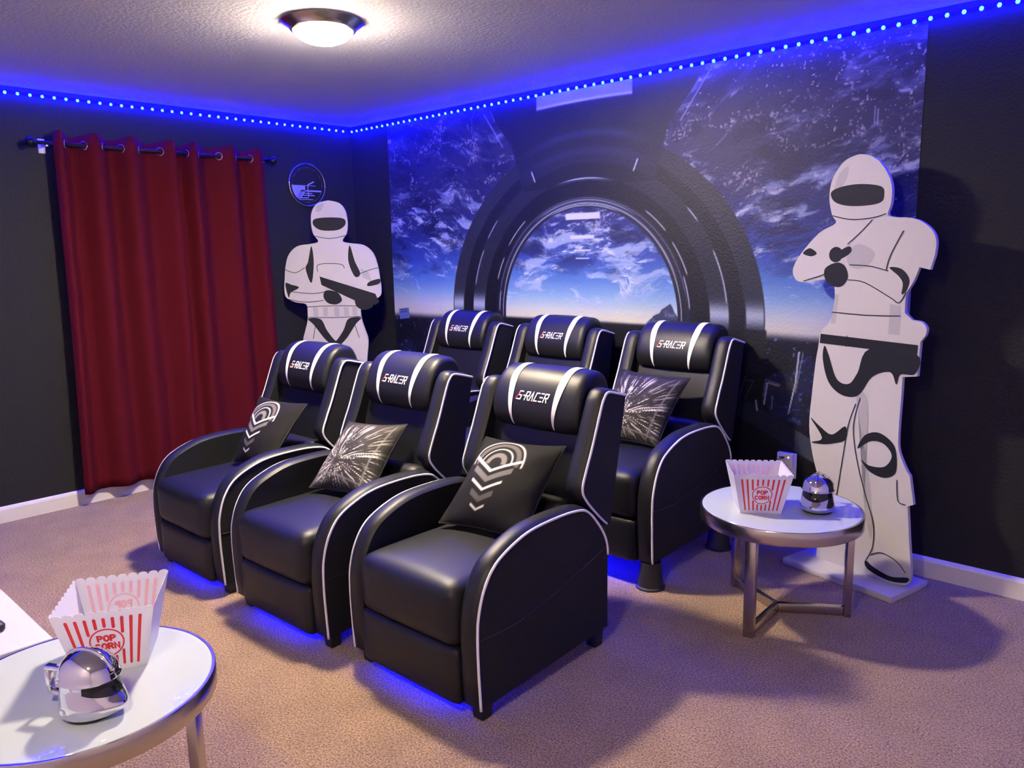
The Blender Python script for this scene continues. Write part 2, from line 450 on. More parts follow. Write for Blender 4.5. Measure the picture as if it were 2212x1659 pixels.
    mixin(cpl, (30, 31, 40)); mixin(cpl * smooth(.86, .855, Z), (11, 12, 19))
    for sgn in (-1, 1):
        for (x0, z0, x1, z1, ww, kk) in ((3.577, .986, 3.565, .83, .006, .95), (3.565, .83, 3.534, .667, .005, .95), (3.597, .983, 3.566, .78, .0035, .6), (3.42, .817, 3.405, .702, .006, .8), (3.42, .817, 3.482, .805, .005, .8), (3.41, .832, 3.49, .812, .003, .6), (3.41, .832, 3.40, .74, .003, .5), (3.36, .72, 3.37, .665, .006, .8), (3.45, .75, 3.446, .685, .004, .6), (3.30, .82, 3.345, .818, .002, .45), (3.345, .818, 3.30, .72, .002, .45), (3.30, .84, 3.27, .73, .003, .5)):
            xa, xb = (x0, x1) if sgn > 0 else (4.5 - x0, 4.5 - x1)
            L = math.hypot(xb - xa, z1 - z0); ux, uz = (xb - xa) / L, (z1 - z0) / L
            t = (X - xa) * ux + (Z - z0) * uz; d = np.abs((X - xa) * uz - (Z - z0) * ux)
            mixin(smooth(ww, ww * .5, d) * (t > 0) * (t < L) * kk, (214, 214, 236))
    # small printed panel by the left edge, ticks by the right edge
    pl = smooth(.06, .056, np.abs(X - .56 - .25 * (1.055 - Z) * .4)) * smooth(.04, .037, np.abs(Z - 1.055 - .12 * (X - .56)))
    mixin(pl, (112, 128, 220))
    for zz in (1.085, 1.068): mixin(pl * smooth(.004, .002, np.abs(Z - zz - .12 * (X - .56))) * smooth(.045, .04, np.abs(X - .55)), (40, 48, 120))
    for (xx, zz, w_, h_) in ((3.99, 2.150, .022, .003), (3.998, 2.143, .022, .003), (3.872, 2.06, .002, .035), (3.885, 2.05, .002, .035), (.47, 2.30, .02, .012), (.52, 2.2, .002, .04)):
        mixin(smooth(w_ + .002, w_, np.abs(X - xx)) * smooth(h_ + .002, h_, np.abs(Z - zz)) * .8, (190, 190, 225))
    return lin(np.clip(C, 0, 255) / 255.) * np.array([.57, .63, .74])

def grid_print(name, nx, ny, posfn, colfn, m, parent=None):
    """nx*ny grid with a printed colour per vertex"""
    u, v = np.meshgrid(np.linspace(0, 1, nx), np.linspace(0, 1, ny))
    P = posfn(u, v).reshape(-1, 3); C = colfn(u, v).reshape(-1, 3)
    idx = np.arange(nx * ny).reshape(ny, nx)
    F = np.stack([idx[:-1, :-1], idx[:-1, 1:], idx[1:, 1:], idx[1:, :-1]], -1).reshape(-1, 4)
    me = bpy.data.meshes.new(name)
    me.vertices.add(len(P)); me.vertices.foreach_set('co', P.ravel().astype(np.float32))
    me.loops.add(F.size); me.loops.foreach_set('vertex_index', F.ravel().astype(np.int32))
    me.polygons.add(len(F)); me.polygons.foreach_set('loop_start', (np.arange(len(F)) * 4).astype(np.int32))
    me.update(calc_edges=True); me.validate()
    me.polygons.foreach_set('use_smooth', [True] * len(me.polygons))
    a = me.color_attributes.new('Print', 'FLOAT_COLOR', 'POINT')
    a.data.foreach_set('color', np.c_[C, np.ones(len(C))].ravel().astype(np.float32))
    me.materials.append(m)
    o = bpy.data.objects.new(name, me); COL.objects.link(o)
    if parent: o.parent = parent
    return o
mural_mat = printed('mural_print', .5, .4, (70, .35, .006))
mx0, mx1, mz0, mz1 = .448, 4.068, .096, 2.412
mural = grid_print('wall_mural', 906, 578,
                   lambda u, v: np.stack([mx0 + (mx1 - mx0) * u, 0 * u - .0025, mz0 + (mz1 - mz0) * v], -1),
                   lambda u, v: mural_colors(mx0 + (mx1 - mx0) * u, mz0 + (mz1 - mz0) * v), mural_mat)
tag(mural, 'wallpaper mural of a planet seen through a round spaceship window on the back wall', 'mural')

# ------------------------------------------------------------------ led strips along the ceiling
S_LED = .0621
led_me = None
def led_strip(name, label, line, leds):
    root = thing(name, label, 'light strip', line[0], 0, 'blue light strips along the ceiling edge')
    a, b_ = Vector(line[0]), Vector(line[1]); n = Vector(line[2]).normalized()
    d = (b_ - a).normalized(); w = d.cross(n).normalized()
    v, f = tube_geo([(0, 0, 0)] + [(b_ - a) * (k / 30) for k in range(1, 31)], .0055, 10)
    mesh_obj('strip', v, f, strip_em, root)
    global led_me
    for p in leds:
        if led_me is None:
            o = lathe('led', [(0, .009), (.0055, .0075), (.009, 0), (.0055, -.0075), (0, -.009)], led_em, root, 10)
            led_me = o.data
        else:
            o = bpy.data.objects.new('led', led_me); COL.objects.link(o); o.parent = root
        o.location = Vector(p) - a + n * .007
    return root
led_strip('led_strip', 'blue light strip along the ceiling above the mural', ((.014, -.014, 2.42), (6.05, -.014, 2.42), (0, -1, -.9)),
          [(S_LED * (k + 1 - .3165), -.014, 2.42) for k in range(-1, 95)])
led_strip('led_strip', 'blue light strip along the ceiling above the red curtain', ((.014, -.02, 2.42), (.014, -4.45, 2.42), (1, 0, -.9)),
          [(.014, -S_LED * (k + 1.3275), 2.42) for k in range(0, 70)])

# ------------------------------------------------------------------ ceiling lamp
lamp = thing('ceiling_light', 'round flush ceiling lamp with glowing glass bowl and nickel rim', 'ceiling lamp', (2.225, -1.730, H))
lathe('base_plate', [(0, 0), (.168, 0), (.168, -.006), (.155, -.016), (.142, -.026), (.135, -.036), (.124, -.040), (.116, -.032), (0, -.032)], nickel, lamp, 64)
lathe('glass_bowl', [(.122, -.034), (.121, -.044), (.112, -.058), (.092, -.073), (.064, -.084), (.034, -.090), (0, -.092)], lamp_em, lamp, 64)

lamp2 = copy_tree(lamp); lamp2.location = (4.45, -4.0, H); lamp2['label'] = 'second round flush ceiling lamp near the corner behind the viewer'
lamp['group'] = lamp2['group'] = 'flush ceiling lamps'
for ch in lamp2.children:
    if ch.name.startswith('glass_bowl'):
        ch.data = ch.data.copy(); m2_ = lamp_em.copy(); ch.data.materials[0] = m2_
        for n_ in m2_.node_tree.nodes:
            if n_.bl_idname == 'ShaderNodeMapRange': n_.inputs['To Min'].default_value = 10; n_.inputs['To Max'].default_value = 250

# ------------------------------------------------------------------ recliner
HL = [(.38, .828), (.335, .812), (.292, .818), (.268, .845), (.262, .89), (.276, .945), (.305, 1.0), (.345, 1.036), (.395, 1.048), (.445, 1.036), (.485, 1.0), (.50, .95), (.49, .90), (.45, .855)]
HL = [(y + .045 * (1 if y < .46 else .7), z - .008) for y, z in HL]
HP = np.array(spline(HL, 6, True)); HP = np.vstack([HP, HP[:1]])
HS = np.r_[0, np.cumsum(np.linalg.norm(np.diff(HP, axis=0), axis=1))]
HC_ = HP[:-1].mean(0)
def head_pt(x, s, off=.0016):
    """point on the headrest surface: x across, s metres along its wrap"""
    y = np.interp(s, HS, HP[:, 0]); z = np.interp(s, HS, HP[:, 1])
    y2 = np.interp(s + .003, HS, HP[:, 0]); z2 = np.interp(s + .003, HS, HP[:, 1])
    t = np.array([y2 - y, z2 - z]); t /= np.linalg.norm(t) + 1e-12; n = np.array([-t[1], t[0]])
    if n @ (np.array([y, z]) - HC_) < 0: n = -n
    crown = .006 * (1 - (x / .219) ** 2)
    return (x, y + n[0] * (off + crown), z + n[1] * (off + crown))

LETTERS = {
 'S': [[(1.0, 1), (.12, 1), (.06, .55), (.86, .47), (.80, 0), (-.18, 0)]],
 '-': [[(.05, .52), (.55, .52)]],
 'R': [[(0, -.1), (0, 1), (.82, 1), (.86, .5), (.2, .47)], [(.42, .47), (.86, -.1)]],
 'A': [[(-.05, -.1), (.45, 1.05), (.82, -.1)]],
 'C': [[(.95, 1), (.14, 1), (.06, 0), (.88, 0)]],
 'E': [[(.02, 1), (.9, 1)], [(0, .5), (.82, .5)], [(-.02, 0), (.86, 0)]],
}
def make_chair():
    t = thing('recliner_chair', '', 'recliner', (0, 0, 0), 0, 'black recliners with white piping')
    arm_pts = [(-.346, .055), (-.352, .19), (-.353, .30), (-.346, .375), (-.318, .455), (-.265, .521), (-.168, .566), (-.067, .587), (.09, .590), (.19, .579), (.238, .556), (.285, .508), (.327, .452), (.350, .392), (.352, .30), (.352, .075)]
    arm_prof = spline(arm_pts, 5)
    wing_pts = [(.40, .46), (.366, .481), (.30, .54), (.245, .598), (.224, .645), (.250, .715), (.285, .790), (.338, .920), (.358, .958), (.384, .977), (.44, .966), (.50, .950)]
    wing_prof = spline(wing_pts, 5)
    pipe_to = 14 * 5 - 2
    for s in (-1, 1):
        a = band_solid('arm', arm_prof, s * .25, s * .325, .013, t, [leather, fabric])
        tube('piping', [(s * .3262, p[0], p[1]) for p in arm_prof[:pipe_to]], .0047, white_pipe, a, 8)
        seam = spline([(-.345, .292), (-.22, .305), (-.10, .33), (.03, .38), (.15, .43), (.25, .46), (.335, .435)] if False else [(-.345, .292), (-.20, .285), (-.08, .298), (.05, .322), (.17, .352), (.345, .40)], 8)
        tube('seam', [(s * .3252, p[0], p[1]) for p in seam], .0022, black_plastic, a, 6)
        w = band_solid('wing', wing_prof, s * .228, s * .304, .013, t, [leather, fabric])
        tube('piping', [(s * .3052, p[0], p[1]) for p in wing_prof[4:]], .0047, white_pipe, w, 8)
    seat = cushion('seat_cushion', -.247, .247, -.378, .24, .235, .452, .050, leather, t, .022, .012, 12)
    cushion('footrest', -.247, .247, -.372, -.305,   .044, .243, .022, leather, t, 0, .010, 10)
    # back: front panel line to the rear cover line
    bp_ = MB()
    prof = spline([(.235, .40), (.262, .50), (.285, .60), (.315, .72), (.35, .83), (.40, .95)], 4)
    rear = [(.50, .945), (.46, .78), (.40, .52), (.36, .38)]
    poly = [tuple(p) for p in prof] + rear; n = len(poly)
    V = [(-.230, p[0], p[1]) for p in poly] + [(.230, p[0], p[1]) for p in poly]
    F = [tuple(range(n)), tuple(range(n, 2 * n))] + [(i, (i + 1) % n, n + (i + 1) % n, n + i) for i in range(n)]
    sharp(mesh_obj('backrest', V, F, leather, t), 30)
    cushion('lumbar_pad', -.236, .236, .185, .29, .42, .585, .045, leather, t, 0, .012, 10, rot=-.25)
    # headrest
    N = 44; M_ = len(HP) - 1; V = []; F = []
    for i in range(N + 1):
        tt = -1 + 2 * i / N; x = .219 * math.sin(tt * PI / 2)
        q = max(0, (abs(x) - .185) / .034); sc_ = 1 - .22 * (1 - math.sqrt(max(0, 1 - q * q)))
        crown = .006 * (1 - (x / .219) ** 2)
        for k in range(M_):
            d = HP[k] - HC_; L = np.linalg.norm(d)
            p = HC_ + d * sc_ * (1 + crown / L); V.append((x, p[0], p[1]))
    for i in range(N):
        for k in range(M_):
            F.append((i * M_ + k, i * M_ + (k + 1) % M_, (i + 1) * M_ + (k + 1) % M_, (i + 1) * M_ + k))
    F.append(tuple(range(M_))); F.append(tuple(N * M_ + k for k in range(M_)))
    head = mesh_obj('headrest', V, F, leather, t); sharp(head, 50)
    s_low = np.interp(.5, [0, 1], [HS[2 * 6], HS[3 * 6]]); s_top = HS[10 * 6]
    for sd in (-1, 1):
        V = []; F = []; K = 40
        for i in range(K + 1):
            f = i / K; s = s_low + (s_top - s_low) * f
            wd = .003 + .031 * min(1, (f / .45)) ** .8
            cx = sd * (.102 + .020 * min(1, f / .5) + .004 * f)
            for j in range(5): V.append(head_pt(cx + wd * (j / 4 - .5), s, .0022))
        for i in range(K):
            for j in range(4): F.append((i * 5 + j, i * 5 + j + 1, (i + 1) * 5 + j + 1, (i + 1) * 5 + j))
        o = mesh_obj('stripe', V, F, white_vinyl, head); o['label'] = 'white vinyl stripe'
    # lettering
    s_mid = float(np.interp(.936, HP[24:48, 1], HS[24:48])); hgt = .031
    V = []; F = []; MI = []
    def put(pts, wd, mi, ox, off=.0022):
        dense = []
        for a, c in zip(pts[:-1], pts[1:]):
            a = np.array(a); c = np.array(c)
            for k in range(4): dense.append(a + (c - a) * k / 4)
        dense.append(np.array(pts[-1]))
        P2 = [np.array([ox + p[0] * .0195 + .009 * (p[1] - .5), (p[1] - .5) * hgt]) for p in dense]
        v2, f2 = stroke_poly(P2, wd); o0 = len(V)
        for q in v2: V.append(head_pt(q[0], s_mid + q[1], off))
        for q in f2: F.append(tuple(i + o0 for i in q)); MI.append(mi)
    ox = -.074
    for ch in 'S-RACER':
        for st_ in LETTERS[ch]:
            put(st_, (.0052 if ch != 'A' else .0048), 0, ox)
        if ch == 'S': put([(-.42, -.05), (.30, .95)], .0034, 1, ox - .001, .0026); put([(-.18, .30), (.40, .98)], .0026, 1, ox, .0028)
        if ch == 'A': put([(.25, -.02), (.42, -.02)], .006, 1, ox, .0026)
        ox += .0140 if ch == '-' else (.0245 if ch == 'S' else .0232)
    o = mesh_obj('lettering', V, F, [white_vinyl, red_thread], head, False, MI); o['label'] = 'white and red embroidered lettering'
    fr = MB(); fr.box(-.244, .244, -.27, .33, .075, .24); fr.box(-.244, .244, .24, .345, .24, .42)
    fr.build('frame', fabric, t)
    for sx in (-1, 1):
        for y in (-.30, .318):
            l = MB(); x = sx * .287
            a, b_ = .026, .022
            l.add([(x - b_, y - b_, 0), (x + b_, y - b_, 0), (x + b_, y + b_, 0), (x - b_, y + b_, 0), (x - a, y - a, .075), (x + a, y - a, .075), (x + a, y + a, .075), (x - a, y + a, .075)],
                  [(0, 3, 2, 1), (4, 5, 6, 7), (0, 1, 5, 4), (1, 2, 6, 5), (2, 3, 7, 6), (3, 0, 4, 7)])
            l.build('leg', black_plastic, t, False, .003)
    u = MB(); u.box(-.19, .19, -.288, -.272, .060, .0655)
    o = u.build('glow_strip', under_em, t); o['label'] = 'blue light strip under the seat'
    return t

chair = make_chair()
LIFT = .075
chairs = [
 (3.170, -1.817, 0, 1.2, 'front row recliner nearest the camera, at the right end of its row, black sunburst-free cushion on it'),
 (2.390, -1.868, 0, 2.0, 'front row recliner in the middle, holding a streaked starburst pillow'),
 (1.622, -1.880, 0, 1.0, 'front row recliner beside the red curtain, holding a black emblem pillow'),
 (3.035, -.606, LIFT, 0, 'back row recliner nearest the glass table, raised on black cones, holding a starburst pillow'),
 (2.240, -.606, LIFT, 0, 'empty back row recliner in the middle of its row in front of the mural'),
 (1.452, -.600, LIFT, 0, 'empty back row recliner nearest the room corner'),
]
chairs[0] = chairs[0][:4] + ('front row recliner nearest the camera, holding a black emblem pillow',)
for i, (x, y, z, rz, lab) in enumerate(chairs):
    c = chair if i == 0 else copy_tree(chair)
    c.location = (x, y, z); c.rotation_euler = (0, 0, math.radians(rz)); c['label'] = lab

# cone risers under the back row
riser0 = None
rname = {0: 'back recliner by glass table', 1: 'middle back recliner', 2: 'back recliner nearest room corner'}
for i, (x, y, z, rz, lab) in enumerate(chairs[3:]):
    for sx in (-1, 1):
        for yy in (-.30, .318):
            if riser0 is None:
                r = riser0 = lathe('bed_riser', [(0, 0), (.066, 0), (.066, .008), (.058, .012), (.046, .122), (.041, .122), (.040, .0748), (0, .0748)], cone_rubber, None, 40)
            else:
                r = riser0.copy(); COL.objects.link(r)
            r.location = (x + sx * .287, y + yy, 0)
            tag(r, 'black cone riser under %s %s leg of %s' % ('front' if yy < 0 else 'rear', 'right' if sx > 0 else 'left', rname[i]), 'furniture riser', 'black cone risers under the back row')

# ------------------------------------------------------------------ pillows
def starburst(u, v):
    x = u * 2 - 1; y = v * 2 - 1
    cx, cy = -.28, -.38
    dx, dy = x - cx, y - cy; r = np.hypot(dx, dy); a = np.arctan2(dy, dx)
    n = vnoise(None, 42, 2.2, 5, (a + PI), r + 3); n2 = vnoise(None, 90, 4.5, 9, (a + PI), r + 1); n3 = fbm(x + 2, y + 2, 2.2, 2.2, 15, 4)
    s = smooth(.60, .86, n * .55 + n2 * .55 + .08 * (n3 - .5)) * smooth(.04, .2, r) * (1 - .55 * smooth(.7, 1.6, r))
    base = np.array([30, 25, 25.]) + 34 * (n3[..., None] - .35) * np.array([1, .9, .85])
    C = base * (1 - s[..., None]) + np.array([232, 226, 222]) * s[..., None]
    bars = smooth(.03, .015, np.abs(y + .74 + .12 * x)) + smooth(.03, .015, np.abs(x - .74 - .1 * y))
    C = C * (1 - .7 * np.clip(bars, 0, 1)[..., None]) + np.array([120, 118, 124]) * .7 * np.clip(bars, 0, 1)[..., None]
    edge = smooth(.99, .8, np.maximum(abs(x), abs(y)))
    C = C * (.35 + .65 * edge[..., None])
    return lin(np.clip(C, 0, 255) / 255)
def emblem(u, v):
    """plain abstract emblem: nested arcs over chevrons, white and grey on black"""
    x = (u * 2 - 1) + .18; y = v * 2 - 1
    x, y = x * .80, (y - .06) * .80
    C = np.zeros(x.shape + (3,)) + np.array([21, 20, 21.])
    def mixin(m, c):
        nonlocal C
        C = C * (1 - m[..., None]) + np.array(c, float) * m[..., None]
    r = np.hypot(x, (y - .18)); e = .012
    def arc(a, b_, c, lo=-.02): mixin(smooth(a - e, a + e, r) * smooth(b_ + e, b_ - e, r) * smooth(lo - .02, lo + .02, y - .18), c)
    arc(.50, .53, (226, 222, 216)); arc(.38, .46, (98, 94, 92)); arc(.30, .325, (226, 222, 216)); arc(.12, .22, (120, 116, 112))
    for k, (off, w_, c) in enumerate(((.0, .03, (226, 222, 216)), (-.16, .055, (110, 106, 104)), (-.34, .025, (226, 222, 216)), (-.50, .05, (80, 78, 78)), (-.66, .02, (200, 196, 192)))):
        d = np.abs(y - (.02 + off) - .55 * np.abs(x)); mixin(smooth(w_ + e, w_ - e, d) * smooth(.5 - .09 * k + e, .5 - .09 * k - e, np.abs(x)), c)
    return lin(C / 255)
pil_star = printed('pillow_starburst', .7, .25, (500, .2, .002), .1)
pil_emb = printed('pillow_emblem', .8, .2, (500, .25, .002))
def pillow(label, BL, BR, TL, TR, colfn, m, puff=.075, group=None):
    BL, BR, TL, TR = [np.array(p, float) for p in (BL, BR, TL, TR)]
    ctr = (BL + BR + TL + TR) / 4
    root = thing('throw_pillow', label, 'pillow', tuple(ctr - np.array([0, 0, ctr[2] - min(BL[2], BR[2])])), 0, group)
    base = np.array(root.location)
    n = np.cross(BR - BL, TL - BL); n /= np.linalg.norm(n)
    def pos(sign):
        def f(u, v):
            a, b_ = u * 2 - 1, v * 2 - 1
            # pulled-in sides and pointed corners
            uu = .5 + (u - .5) * (1 - .075 * (1 - b_ ** 2)); vv = .5 + (v - .5) * (1 - .075 * (1 - a ** 2))
            P = ((1 - uu) * (1 - vv))[..., None] * BL + (uu * (1 - vv))[..., None] * BR + ((1 - uu) * vv)[..., None] * TL + (uu * vv)[..., None] * TR
            h_ = puff * ((1 - a ** 2) ** .62) * ((1 - b_ ** 2) ** .62)
            wr = .004 * np.sin(9 * a + 4 * b_) * np.abs(a * b_) + .005 * np.sin(7 * b_ - 5 * a) * (a ** 2)
            edge = (1 - a ** 6) * (1 - b_ ** 6)
            return P + n * (sign * (h_) + wr * edge)[..., None] - base
        return f
    N = 110
    o = grid_print('front_cover', N, N, pos(1), colfn, m, root)
    P = None
    g = grid_print('back_cover', 50, 50, pos(-1), lambda u, v: np.zeros(u.shape + (3,)), pillow_black, root)
    rim = []
    for k in range(41): rim.append((k / 40, 0))
    for k in range(1, 41): rim.append((1, k / 40))
    for k in range(1, 41): rim.append((1 - k / 40, 1))
    for k in range(1, 41): rim.append((0, 1 - k / 40))
    f = pos(1); A = np.array(rim); Q = f(A[:, 0], A[:, 1])
    tube('edge_seam', [tuple(q) for q in Q], .003, pillow_black, root, 6)
    return root
pillow('black pillow with pale arc and chevron emblem on the recliner nearest the camera', (2.993, -1.86, .485), (3.375, -1.80, .485), (2.955, -1.56, .758), (3.345, -1.525, .772), emblem, pil_emb, .07, 'black emblem pillows')
pillow('black pillow with pale arc and chevron emblem on the recliner beside the red curtain', (1.535, -1.937, .485), (1.85, -1.92, .50), (1.45, -1.71, .775), (1.83, -1.67, .776), emblem, pil_emb, .06, 'black emblem pillows')
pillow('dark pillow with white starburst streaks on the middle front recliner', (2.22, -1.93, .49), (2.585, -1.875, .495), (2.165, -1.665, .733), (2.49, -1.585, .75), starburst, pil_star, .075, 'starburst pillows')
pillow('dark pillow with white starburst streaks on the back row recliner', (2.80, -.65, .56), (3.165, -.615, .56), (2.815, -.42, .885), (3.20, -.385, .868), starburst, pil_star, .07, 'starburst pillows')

# ------------------------------------------------------------------ round tables
TBL = .455
def make_table():
    t = thing('side_table', '', 'table', (0, 0, 0), 0, 'round glass-topped side tables')
    lathe('table_top', [(0, .445), (.306, .445), (.308, .447), (.308, .4535), (.3065, TBL), (0, TBL)], table_white, t, 96)
    lathe('rim', [(.302, .400), (.315, .400), (.3165, .403), (.3165, .452), (.315, .4545), (.3088, .4545), (.3088, .444), (.302, .444)], nickel, t, 96, True)
    for k in range(3):
        a = math.radians(-87 + 120 * k)
        l = MB(); l.box(.262, .288, -.021, .021, 0, .401)
        o = l.build('leg', nickel, t, False, .0015); o.rotation_euler = (0, 0, a)
        l = MB(); l.box(.0, .262, -.0125, .0125, .002, .040)
        o = l.build('base_bar', nickel, t, False, .0015); o.rotation_euler = (0, 0, a)
    return t
tb = make_table(); tb.location = (3.852, -.775, 0); tb['label'] = 'round white glass side table with nickel legs beside the white standee'
tb2 = copy_tree(tb); tb2.location = (3.127, -3.174, 0); tb2.rotation_euler = (0, 0, math.radians(10)); tb2['label'] = 'round white glass side table at the lower left, nearest the camera'

# ------------------------------------------------------------------ popcorn tubs
GLY = {
 'P': [[(.12, 0), (.12, 1), (.60, 1), (.82, .88), (.82, .60), (.60, .48), (.12, .48)]],
 'O': [[(.5 + .42 * math.cos(a), .5 + .5 * math.sin(a)) for a in [k * PI / 8 for k in range(17)]]],
 'C': [[(.5 + .42 * math.cos(a), .5 + .5 * math.sin(a)) for a in [PI / 4.5 + k * (2 * PI - PI / 2.25) / 14 for k in range(15)]]],
 'R': [[(.12, 0), (.12, 1), (.58, 1), (.80, .88), (.80, .62), (.58, .50), (.12, .50)], [(.5, .5), (.86, 0)]],
 'N': [[(.10, 0), (.10, 1), (.86, 0), (.86, 1)]],
}
SER = {'P': [((-.06, 0), (.32, 0)), ((-.06, 1), (.2, 1))], 'R': [((-.06, 0), (.30, 0)), ((-.06, 1), (.2, 1)), ((.72, 0), (1.0, 0))], 'N': [((-.06, 0), (.28, 0)), ((-.06, 1), (.15, 1)), ((.68, 1), (1.02, 1))], 'O': [], 'C': [((.80, .98), (.84, .72))]}
def make_tub():
    t = thing('popcorn_tub', '', 'popcorn tub', (0, 0, 0), 0, 'red striped popcorn tubs')
    b0, b1, h_ = .0785, .113, .165; th = .0014
    NS = 9; K = NS * 8
    def wall_pt(side, u, v, off=0):
        """u in -1..1 across, v in 0..1 up, off outward"""
        hw = b0 + (b1 - b0) * v; z = h_ * v
        p = (u * hw, -hw - off, z - off * .2)
        a = side * PI / 2; c, s = round(math.cos(a)), round(math.sin(a))
        return (p[0] * c - p[1] * s, p[0] * s + p[1] * c, p[2])
    V = []; F = []
    for side in range(4):
        o0 = len(V); rows = [0, .25, .5, .75, .92, None]
        for v in rows:
            for k in range(K + 1):
                u = -1 + 2 * k / K
                vv = v if v is not None else .965 + .05 * math.sqrt(max(0, 1 - (2 * ((k / 8) % 1) - 1) ** 2)) if k % 8 else .965
                if v is not None: vv = v
                V.append(wall_pt(side, u, vv))
        for r in range(len(rows) - 1):
            for k in range(K):
                F.append((o0 + r * (K + 1) + k, o0 + r * (K + 1) + k + 1, o0 + (r + 1) * (K + 1) + k + 1, o0 + (r + 1) * (K + 1) + k))
    o0 = len(V); V += [(-b0, -b0, 0), (b0, -b0, 0), (b0, b0, 0), (-b0, b0, 0)]; F.append((o0, o0 + 1, o0 + 2, o0 + 3))
    body = mesh_obj('tub_body', V, F, tub, t, False)
    sm = body.modifiers.new('Solid', 'SOLIDIFY'); sm.thickness = .0012; sm.offset = -1
    cu, cv, ra, rb = 0, .48, .385, .225      # badge, in wall units
    def graphic(side, off, m, name):
        V = []; F = []
        def poly(pts):
            o1 = len(V); V.extend(wall_pt(side, p[0], p[1], off) for p in pts); F.append(tuple(range(o1, o1 + len(pts))))
        def strip(pts, w, closed=False):
            Q = [(p[0] * .096, p[1] * h_) for p in pts]
            v2, f2 = stroke_poly(Q, w, closed); o1 = len(V)
            V.extend(wall_pt(side, q[0] / .096, q[1] / h_, off) for q in v2); F.extend(tuple(i + o1 for i in f_) for f_ in f2)
        for k in range(9):
            u = (k - 4) * .185; w = .035
            segs = [(.075, .90)]
            d = 1 - (u / (ra + .05)) ** 2
            if d > 0:
                g = (rb + .03) * math.sqrt(d); segs = [(.075, cv - g), (cv + g, .90)]
            for (a, b_) in segs:
                cap = .018
                pts = [(u - w, a + cap), (u - w * .6, a + .004), (u, a), (u + w * .6, a + .004), (u + w, a + cap), (u + w, b_ - cap), (u + w * .6, b_ - .004), (u, b_), (u - w * .6, b_ - .004), (u - w, b_ - cap)]
                if b_ - a > .05: poly(pts)
        strip([(cu + ra * math.cos(2 * PI * k / 40), cv + rb * math.sin(2 * PI * k / 40)) for k in range(40)], .0036, True)
        for word, y0, hh, wd in (('POP', cv + .030, .088, .145), ('CORN', cv - .105, .088, .150)):
            x0 = -wd * len(word) / 2
            for ch in word:
                for s_ in GLY[ch]: strip([(x0 + p[0] * wd * .86 + wd * .07, y0 + p[1] * hh) for p in s_], .0050)
                for (a, b_) in SER[ch]: strip([(x0 + a[0] * wd * .86 + wd * .07, y0 + a[1] * hh), (x0 + b_[0] * wd * .86 + wd * .07, y0 + b_[1] * hh)], .0040)
                x0 += wd
        o = mesh_obj(name, V, F, m, t, False)
        return o
    for side in (0, 2):
        o = graphic(side, .0005, pop_red, 'printed_front'); o['label'] = 'red printed stripes and lettering'
    o = graphic(2, -.0022, pop_pink, 'show_through_print'); o['label'] = 'pink stripes showing through the plastic'
    return t
t1 = make_tub(); t1.location = (3.785, -.846, TBL + .0005); t1.rotation_euler = (0, 0, math.atan2(.093, .127)); t1['label'] = 'white popcorn tub with red stripes on the table beside the white standee'
t2 = copy_tree(t1); t2.location = (3.045, -3.049, TBL + .0005); t2.rotation_euler = (0, 0, math.atan2(.202, .126)); t2.scale = (1.06,) * 3; t2['label'] = 'white popcorn tub with red stripes on the table nearest the camera'

